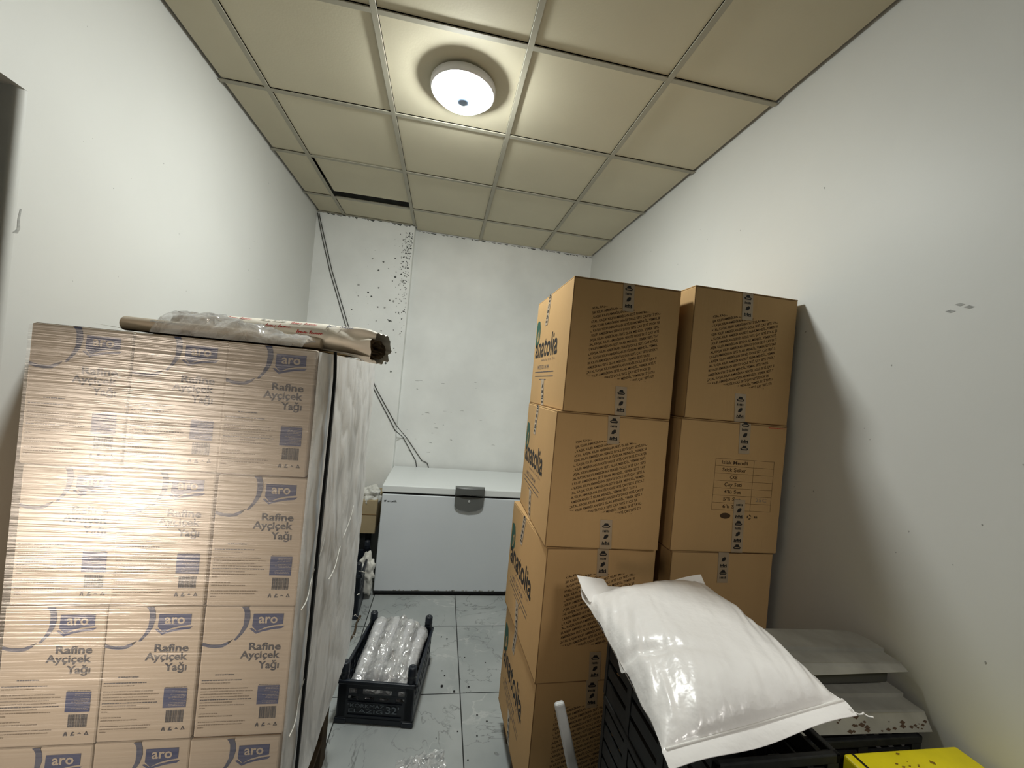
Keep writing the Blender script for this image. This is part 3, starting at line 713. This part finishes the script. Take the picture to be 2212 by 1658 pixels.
# cables down the back wall, behind the freezer
def cable(pts, label):
    mb = MB(); P = []
    pts = [V3(p) for p in pts]
    for i in range(len(pts)-1):
        for t in range(6): P.append(pts[i].lerp(pts[i+1], t/6))
    P.append(pts[-1]); mb.tube(P, .0035, WIRE, 6); return mb.build('cable', label=label, cat='cable', group='cables down the back wall')
cable([(-.218, 2.158, 2.985), (-.168, 2.158, 2.80), (-.075, 2.158, 2.50), (.095, 2.158, 2.05), (.385, 2.158, 1.51), (.60, 2.157, 1.16), (.66, 2.276, 1.09), (.795, 2.276, .88), (.815, 2.278, .80)], 'left of the two black cables running down the spotted corner to the freezer')
cable([(-.206, 2.158, 2.985), (-.150, 2.158, 2.80), (-.055, 2.158, 2.50), (.118, 2.158, 2.05), (.408, 2.158, 1.51), (.61, 2.157, 1.20), (.70, 2.276, 1.08), (.850, 2.276, .885), (.90, 2.277, .865), (.93, 2.278, .80)], 'right of the two black cables running down the spotted corner to the freezer')

# ================================================================ crates
def peg_crate(w, l, h, m, letter=False, name='plastic_crate', label='x', cat='crate', group=None, pegs=True):
    o = empty(name, (0, 0, 0), 0, label, cat, group); mb = MB(); t = .007
    # base grid
    for i in range(9): x = .02+i*(w-.05)/8; mb.box(x, .01, .012, x+.010, l-.01, .018, m)
    for i in range(9): y = .02+i*(l-.05)/8; mb.box(.01, y, .010, w-.01, y+.010, .016, m)
    mb.box(0, 0, .004, w, .012, .030, m, bevel=.003); mb.box(0, l-.012, .004, w, l, .030, m, bevel=.003); mb.box(0, 0, .004, .012, l, .030, m, bevel=.003); mb.box(w-.012, 0, .004, w, l, .030, m, bevel=.003)
    # rim
    rz = h-.018
    mb.box(-.006, -.006, rz, w+.006, .010, h, m, bevel=.004); mb.box(-.006, l-.010, rz, w+.006, l+.006, h, m, bevel=.004)
    mb.box(-.006, -.006, rz, .010, l+.006, h, m, bevel=.004); mb.box(w-.010, -.006, rz, w+.006, l+.006, h, m, bevel=.004)
    # end walls with slots, built as strips and posts around the openings
    for yy in (.002, l-.002-t):
        mb.box(.01, yy, .02, w-.01, yy+t, h*.56, m)
        mb.box(.01, yy, h*.64, w-.01, yy+t, h*.70, m); mb.box(.01, yy, h*.81, w-.01, yy+t, h-.01, m)
        for a, b in ((.02, .13), (.28, .36), (.48, .55), (.68, .76), (.90, .98)): mb.box(a*w, yy, h*.55, b*w, yy+t, h*.65, m)
        for a, b in ((.02, .15), (.25, .33), (.70, .78), (.90, .98)): mb.box(a*w, yy, h*.69, b*w, yy+t, h*.82, m)
    for xx in (.002, w-.002-t):       # long sides
        mb.box(xx, .01, .02, xx+t, l-.01, h*.40, m); mb.box(xx, .01, h*.82, xx+t, l-.01, h-.01, m)
        for k in range(11): y = .01+k*(l-.04)/10; mb.box(xx, y, h*.38, xx+t, y+.018, h*.84, m)
        mb.box(xx-.001, .01, h*.59, xx+t+.001, l-.01, h*.63, m)
    # ribs and corner pillars
    for x in (0.0, w-.05):
        for y in (0.0, l-.03):
            mb.box(x-.004, y-.004, 0, x+.054, y+.034, .026, m, bevel=.006); mb.box(x+.002, y+.002, .02, x+.048, y+.028, h-.01, m, bevel=.005)
    if letter:
        fr = (V3((0, -.0005, 0)), V3((1, 0, 0)), V3((0, 0, 1)), V3((0, -1, 0)))
        for z in (h*.52, h*.22): mb.box(.055, -.0035, z-.0035, w-.055, .004, z, m)
        text(mb, '*KORKMAZ', fr, .052, .082, .0165, .175, CRTXT, bold=.0, lift=.0015)
        text(mb, 'ELAZIG', fr, .062, .058, .0165, .160, CRTXT, bold=.0, lift=.0015)
        text(mb, "32'", fr, .236, .062, .032, .062, CRTXT, bold=.01, lift=.0015)
    mb.build('crate_body', o)
    if pegs:
        for x in (.024, w-.024):
            for y in (.018, l-.018):
                mb = MB(); mb.lathe([(.0205, h-.02), (.0205, h+.018), (.022, h+.020), (.0205, h+.024), (.0205, h+.034), (.022, h+.036), (.0205, h+.040), (.0205, h+.068), (.017, h+.074), (.006, h+.074), (.005, h+.060), (0, h+.060)], (x, y, 0), m, 18); mb.build('corner_peg', o)
    return o
cr = peg_crate(.365, .46, .205, CRATE, True, label='navy open crate with corner pegs on the floor, filled with clear cup sleeves')
cr.location = (.624, .413, 0); cr.rotation_euler = (0, 0, D2R(-8.5))
crM = Matrix.Translation((.624, .413, 0)) @ Matrix.Rotation(D2R(-8.5), 4, 'Z')
# sleeves of stacked plastic cups leaning in the crate
GS = 'clear sleeves of plastic cups in the navy crate'
def sleeve(a, b, r, label, seed):
    a, b = crM @ V3(a), crM @ V3(b); ax = (b-a); L = ax.length; ax.normalize(); o = empty('cup_sleeve', a, 0, label, 'cup sleeve', GS)
    mb = MB(); prof = [(0, 0), (r*.7, 0)]; n = 26
    for i in range(n): prof += [(r, .004+i*(L-.03)/n), (r*.955, .004+(i+.75)*(L-.03)/n)]
    prof += [(r*.85, L-.02), (r*.5, L-.012), (0, L-.010)]
    mb.lathe(prof, (0, 0, 0), SLEEVE, 20, ax); mb.build('cups', o)
    mb = MB(); sdv = ax.orthogonal().normalized(); upv = ax.cross(sdv)
    def fn(u, v):
        q = 2*pi*u; n_ = noise.noise(V3((math.cos(q)*2+seed, math.sin(q)*2, v*7))); rr = r*(1.10+.16*n_)
        if v > .93: rr *= 1-.6*((v-.93)/.07)
        if v < .06: rr *= .6+.4*v/.06
        return ax*(-.012+v*(L+.022))+(sdv*math.cos(q)+upv*math.sin(q))*rr
    mb.grid(fn, 30, 34, PLAST, close_u=True); mb.build('film', o); return o
sl = [((.075, .045, .135), (.085, .400, .262), 'leftmost cup sleeve of the upper layer in the crate'), ((.145, .040, .130), (.165, .405, .268), 'second cup sleeve from the left in the crate, under a bright streak'),
      ((.215, .045, .132), (.250, .400, .262), 'third cup sleeve from the left in the crate'), ((.285, .045, .128), (.318, .385, .235), 'rightmost cup sleeve in the crate, beside the right-hand pegs'),
      ((.110, .050, .075), (.125, .395, .200), 'lower left cup sleeve lying beneath the others'), ((.180, .050, .070), (.205, .395, .196), 'lower middle cup sleeve lying beneath the others'), ((.250, .050, .072), (.285, .390, .176), 'lower right cup sleeve lying beneath the others')]
for i, (a, b, l) in enumerate(sl): sleeve(a, b, .034, l, i*3.1)

# the thin bag wrapped loosely over the sleeves
mb = MB()
def loose(u, v):
    n_ = noise.noise(V3((u*6, v*5, 11))); m_ = noise.noise(V3((u*15, v*12, 4)))
    x = .035+u*.29; y = .030+v*.385; z = .172+.115*v+.020*abs(math.sin(u*4.2*math.pi))+.016*n_+.010*m_-.05*(abs(2*u-1)**3)-.05*max(0, .12-v)/.12-.05*max(0, v-.93)/.07
    return crM @ V3((x, y, z))
mb.grid(loose, 70, 70, PLAST); mb.build('plastic_bag', label='thin clear bag thrown loosely over the cup sleeves in the navy crate', cat='plastic bag')

# black crates under the white sack and by the right wall
def slim_crate(w, l, h):
    o = empty('black_crate', (0, 0, 0), 0, 'x', 'crate', 'black crates stacked in front of the tall cartons'); mb = MB()
    mb.box(0, 0, 0, w, l, .012, CRATEB); mb.box(-.004, -.004, h-.02, w+.004, .01, h, CRATEB, bevel=.003); mb.box(-.004, l-.01, h-.02, w+.004, l+.004, h, CRATEB, bevel=.003)
    mb.box(-.004, -.004, h-.02, .01, l+.004, h, CRATEB, bevel=.003); mb.box(w-.01, -.004, h-.02, w+.004, l+.004, h, CRATEB, bevel=.003)
    for k in range(4):
        z = .012+k*(h-.03)/4
        for x0_, y0_, x1_, y1_ in ((0, 0, w, .006), (0, l-.006, w, l), (0, 0, .006, l), (w-.006, 0, w, l)): mb.box(x0_, y0_, z, x1_, y1_, z+(h-.03)/4-.014, CRATEB)
    for x in (0, w/2-.012, w-.024):
        for y in (0, l-.012): mb.box(x-.002, y-.002, 0, x+.026, y+.014, h-.004, CRATEB)
    for y in (l/3, 2*l/3):
        for x in (0, w-.01): mb.box(x-.002, y, 0, x+.012, y+.024, h-.004, CRATEB)
    mb.build('crate_body', o); return o
cp = slim_crate(.29, .50, .236); cp.location = (1.580, -.90, 0); cp['label'] = 'lowest black crate beneath the white sack'
for k, n_ in ((1, 'second-lowest black crate beneath the white sack'), (2, 'third black crate up beneath the white sack'), (3, 'top black crate directly beneath the white sack')):
    copy_tree(cp, (1.580+.004*(k % 2), -.90+.008*k, .2365*k), D2R(.5*k-.6), n_)
for k, n_ in enumerate(('lowest black crate against the right wall', 'second black crate up against the right wall', 'third black crate up against the right wall')):
    copy_tree(cp, (1.925-.006*(k % 2), -.755, .2365*k), D2R(.3*k), n_)
cs = slim_crate(.35, .45, .145); cs['label'] = 'shallow black crate just below the dusty grey trays'; cs.location = (1.925, -.745, .7095)
# dusty grey stepped trays
def grey_tray(x0_, x1_, yb, yf, z, drop_l, drop_r, label):
    """stepped lid: rounded upper plate, second plate, sloping front lip over a dark recessed body"""
    o = empty('grey_tray', (x0_, yf, z), 0, label, 'tray', 'dusty grey trays by the right wall'); W, D = x1_-x0_, yb-yf; dz = z
    mb = MB(); mb.box(.015, .03, -.075, W-.02, D, -.012, GREYB, bevel=.004); mb.build('tray_body', o)
    def plate(y0_, y1_, za, zb, th, rc, m=GREYD):
        mb2 = MB(); pts = [(0, y0_), (W, y0_)]
        for i in range(7): a = pi/2*i/6; pts.append((W-rc+rc*math.cos(a), y1_-rc+rc*math.sin(a)))
        for i in range(7): a = pi/2+pi/2*i/6; pts.append((rc*.6+rc*.6*math.cos(a), y1_-rc*.6+rc*.6*math.sin(a)))
        n = len(pts); top = [V3((x, y, za+(zb-za)*x/W)) for x, y in pts]; bot = [p-V3((0, 0, th)) for p in top]
        mb2.add(top+bot, [tuple(range(n)), tuple(range(2*n-1, n-1, -1))]+[(i, n+i, n+(i+1) % n, (i+1) % n) for i in range(n)], m); return mb2
    plate(D*.42, D, .010, .0, .010, .045).build('upper_plate', o)
    plate(D*.10, D*.98, .0, -.010, .010, .03).build('lower_plate', o)
    mb = MB(); a = [V3((0, D*.10, -.002)), V3((W, D*.10, -.012)), V3((W, -.004, -.012-drop_r)), V3((0, -.004, -.002-drop_l))]
    b = [p+V3((0, .006, -.005)) for p in a]
    mb.add(a+b, [(0, 3, 2, 1), (4, 5, 6, 7), (0, 1, 5, 4), (1, 2, 6, 5), (2, 3, 7, 6), (3, 0, 4, 7)], GREYD)
    n_ = (a[3]-a[0]).cross(a[1]-a[0]).normalized()
    if n_.z < 0: n_ = -n_
    random.seed(int(z*100))
    for k in range(26):
        s_ = random.uniform(.02, .16) if z > .95 else random.uniform(.3, .98); t_ = random.uniform(.1, .9)
        c = a[0].lerp(a[1], s_).lerp(a[3].lerp(a[2], s_), t_)+n_*.0006; w = random.uniform(.003, .012); h = w*.4
        U_ = (a[1]-a[0]).normalized(); V_ = (a[3]-a[0]).normalized(); mb.add([c-U_*w, c-V_*h, c+U_*w*.8, c+V_*h*1.2], [(0, 1, 2, 3)], DIRTB)
    mb.build('front_lip', o); return o
grey_tray(1.93, 2.295, -.545, -.690, 1.003, .022, .010, 'upper dusty grey stepped tray beside the right wall, behind the white sack')
grey_tray(1.88, 2.300, -.590, -.750, .915, .034, .034, 'lower dusty grey stepped tray with brown dirt, under the other tray')
# yellow box
yb = empty('yellow_box', (1.975, -1.10, .60), 0, 'yellow plastic box with brown dirt marks in the bottom right corner', 'box')
mb = MB(); mb.box(0, 0, 0, .325, .300, .275, YEL, bevel=.006, seg=3)
fr = (V3((0, 0, .275)), V3((1, 0, 0)), V3((0, 1, 0)), V3((0, 0, 1)))
random.seed(4)
for k in range(44):
    cx, cy = random.gauss(.15, .018), random.gauss(.225, .025); w = random.uniform(.002, .007)
    poly(mb, [(cx-w, cy), (cx, cy-w*.5), (cx+w*1.2, cy+w*.2), (cx, cy+w*.6)], fr, DIRT)
poly(mb, [(.195, .262), (.203, .256), (.208, .262), (.2, .268)], fr, DIRT)
mb.build('box_body', yb)
mb = MB(); mb.box(.018, -.004, .2742, .024, .296, .2762, DARK); mb.build('lid_gap', yb)
copy_tree(cp, (1.925, -1.27, 0), 0, 'lower black crate beneath the yellow box'); copy_tree(cp, (1.925, -1.27, .2365), 0, 'upper black crate beneath the yellow box')
cs2 = copy_tree(cs, (1.925, -1.24, .4730), 0, 'shallow black crate directly beneath the yellow box'); cs2.scale = (1, 1, .875)

# ================================================================ white sack
P1, P2, P3, P4 = V3((1.478, -.345, 1.005)), V3((1.899, -.350, 1.058)), V3((1.845, -.925, 1.078)), V3((1.432, -.951, 1.018))
sk = empty('white_sack', (1.66, -.65, .95), 0, 'full white woven plastic sack lying on the black crates', 'sack'); so = V3((1.66, -.65, .95))
FL = .052       # flat sewn flange at each end, as a share of the length
def center(s, t): return P1.lerp(P2, s).lerp(P4.lerp(P3, s), t)
def sack_pt(s, t, side):
    """s across, t along (0 far end, 1 near end)"""
    tt = (t-FL)/(1-2*FL); tt = min(1, max(0, tt)); e = 1-abs(2*tt-1)**5.0; e = max(0, e)**.62
    ss = 2*s-1; cs_ = max(0, 1-abs(ss)**2.6)**.55
    squeeze = 1-.055*e                      # the filled part is narrower than the flat ends
    c = center(.5+(s-.5)*squeeze, t)
    th = (.070 if side > 0 else max(.02, c.z-.956))*e*cs_
    n1 = noise.noise(V3((s*2.2+3, t*2.5, 1))); n2 = noise.noise(V3((s*9, t*4+s*2, 5))); n3 = noise.noise(V3((s*24+t*9, t*6, 8)))
    edge = math.exp(-((s-.06)/.16)**2)+math.exp(-((s-.94)/.12)**2)+.8*math.exp(-((tt-.97)/.10)**2)+.5*math.exp(-((tt-.03)/.08)**2)
    crease = math.exp(-(((t-.60)-.35*(s-.1))/.035)**2)*math.exp(-(s/.30)**2)
    n4 = abs(noise.noise(V3((s*11+2*t, t*2.2, 3)))); d = (.010*n1+.006*n2*(.3+edge)+.0060*n3*(.2+edge)-.010*n4*edge)*e
    if side > 0: d -= .020*crease
    z = th*side+(d if side > 0 else 0)
    # flanges wave and curl
    fl = 0
    if t < FL: fl = (FL-t)/FL; z += .010*fl*math.sin(7*s+1)+.010*fl*fl
    if t > 1-FL: fl = (t-1+FL)/FL; z += -.008*fl*fl+.005*fl*math.sin(9*s+.5)
    return c+V3((.004*n2*e, 0, z))
mb = MB()
NU, NV = 96, 120
mb.grid(lambda u, v: sack_pt(u, v, 1)-so, NU, NV, BAG)
mb.grid(lambda u, v: sack_pt(1-u, v, -1)-so-V3((0, 0, .0012)), NU, NV, BAG)
mb.build('sack_body', sk)
mb = MB()
mb.tube([sack_pt(.02+.97*i/60, 1-FL*.98, 1)-so+V3((0, 0, .002)) for i in range(61)], .0022, SEAM, 6); mb.build('seam', sk, label='raised stitched seam of the near end')
mb = MB(); mb.tube([sack_pt(.98, .985, 1)-so+V3((.004*i, -.002*i+.004*math.sin(i*1.3), .003*math.cos(i*1.4))) for i in range(9)], .0018, SEAM, 5); mb.build('thread', sk, label='loose white thread at the corner')
mb = MB()       # folded ear at the far left corner
e0 = sack_pt(0, .0, 1)-so
mb.add([e0+V3((-.012, .010, .038)), e0+V3((.085, .02, .022)), e0+V3((.10, -.03, -.002)), e0+V3((.004, -.075, -.004)), e0+V3((-.006, -.03, .012))], [(0, 1, 2, 4), (4, 2, 3)], BAG, True)
mb.build('corner_ear', sk)

# grey metal leg leaning in the bottom foreground
def lean(a, b, w, t, m, name, parent):
    a, b = V3(a), V3(b); ax = (b-a).normalized(); L = (b-a).length; sdv = ax.cross(V3((0, 1, 0))).normalized(); n_ = sdv.cross(ax)
    R3 = Matrix((sdv, n_, ax)).transposed(); bm = MB(); bm.box(-w/2, -t/2, 0, w/2, t/2, L, m, bevel=.006, seg=3)
    bm.v = [tuple(a+R3 @ V3(v)) for v in bm.v]; return bm.build(name, parent)
st = empty('metal_stand', (1.60, -.70, 0), 0, 'grey painted metal stand leg leaning in front of the bottom carton', 'stand'); o_ = V3((1.60, -.70, 0))
top_ = V3((1.351, -.590, .853)); bot_ = V3((1.405, -.640, .66)); dn = (bot_-top_).normalized(); foot = top_+dn*((.85)/-dn.z)
lean(foot-o_, top_-o_, .026, .018, STEEL, 'leg', st)
lean(foot+V3((0.0, .012, .012))-o_, V3((1.50, -.235, .05))-o_, .022, .016, STEEL, 'cross_bar', st)
mb = MB(); mb.box(-.245, -.01, .50, -.165, .00, .745, CRATEB, bevel=.002); mb.box(-.247, -.012, .50, -.239, .002, .747, STEEL, bevel=.001); mb.build('side_panel', st)
# ================================================================ clutter between the stack and the freezer
o = peg_crate(.30, .42, .30, CRATE, label='dark navy slatted crate in the shadow behind the wrapped stack', name='plastic_crate'); o.location = (.262, 1.235, 0); o.rotation_euler = (0, 0, D2R(2))
def crumple(name, c, r, label, mat_, seed, parent=None, amp=.45):
    mb = MB(); c = V3(c)
    def fn(u, v):
        q = 2*pi*u; p = pi*v; d = V3((math.cos(q)*math.sin(p)*r[0], math.sin(q)*math.sin(p)*r[1], math.cos(p)*r[2])); k = d.normalized() if d.length > 1e-6 else V3((0, 0, 1))
        n_ = noise.noise(k*2.1+V3((seed, 0, 0)))*amp+noise.noise(k*5.3+V3((0, seed, 0)))*amp*.5; return c+d*(1+n_)
    mb.grid(fn, 48, 30, mat_, close_u=True); return mb.build(name, parent, label=label, cat='plastic bag' if label else None)
crumple('plastic_bag', (.555, 1.515, .19), (.052, .05, .135), 'crumpled clear-white plastic bag hanging beside the freezer corner', PLASTW, 2.0)
old = empty('old_carton', (.16, 1.72, .0), 0, 'worn beige carton standing behind the navy crate in the back corner', 'carton')
mb = MB(); mb.box(0, 0, .40, .40, .38, .66, BOARD2, bevel=.004); mb.box(.0, -.002, .545, .402, .0, .55, KRAFTD); mb.build('carton_body', old)
mb = MB(); mb.box(.02, .03, 0, .33, .36, .40, CRATEB, bevel=.005); mb.build('carton_base', old, label='black base box')
crumple('plastic_bag', (.50, 1.80, .675), (.075, .07, .07), 'white torn plastic bag lying over the worn beige carton', PLASTW, 6.0)
mb = MB(); mb.tube([(.574, 1.28, .006), (.566, 1.20, .008), (.575, 1.10, .006), (.562, 1.00, .005)], [.008, .006, .007, .004], WOOD, 6); mb.build('wood_strip', label='splintered brown strip of wood on the floor beside the wrapped stack', cat='scrap')
# litter on the floor
mb = MB()
def lit(u, v):
    n_ = noise.noise(V3((u*5, v*5, 2))); m_ = noise.noise(V3((u*13, v*13, 7)))
    return V3((.935+u*.20+.02*n_, -.06+v*.25+.02*m_+.04*u, .004+.022*abs(n_)+.012*abs(m_)))
mb.grid(lit, 44, 44, PLAST); mb.build('film_scrap', label='crumpled clear film scrap on the floor near the bottom of the photo', cat='scrap')
mb = MB(); mb.tube([(.930, .04, .012), (.945, .085, .016), (.975, .075, .014), (.99, .045, .010)], [.004, .014, .012, .004], PAPER, 10); mb.build('paper_scrap', label='small curled beige paper scrap beside the clear film scrap', cat='scrap')
random.seed(21)
GP = 'dark crumbs scattered on the tiled floor'
cm_ = None
for (x, y, r) in ((1.12, 1.05, .005), (1.155, 1.03, .006), (1.125, .74, .004), (1.14, .70, .005), (1.125, .62, .009), (1.19, .58, .007), (1.27, .61, .006), (1.30, .42, .005), (1.345, .38, .005), (1.29, .30, .005), (1.24, .18, .004), (1.26, .85, .004), (1.38, .80, .004), (1.20, .33, .004), (1.10, .30, .003)):
    if cm_ is None:
        mb = MB(); mb.lathe([(0, -.5), (.7, -.35), (1, .1), (.7, .45), (0, .6)], (0, 0, 0), RUBBER, 7, smooth=False)
        cm_ = mb.build('crumb', label='tiny dark crumb on the grey floor tiles of the aisle', cat='crumb', group=GP); c = cm_
    else: c = cm_.copy(); COL.objects.link(c)
    c.location = (x, y, r*.45); c.scale = (r, r*.8, r*.7); c.rotation_euler = (0, 0, random.random()*6)
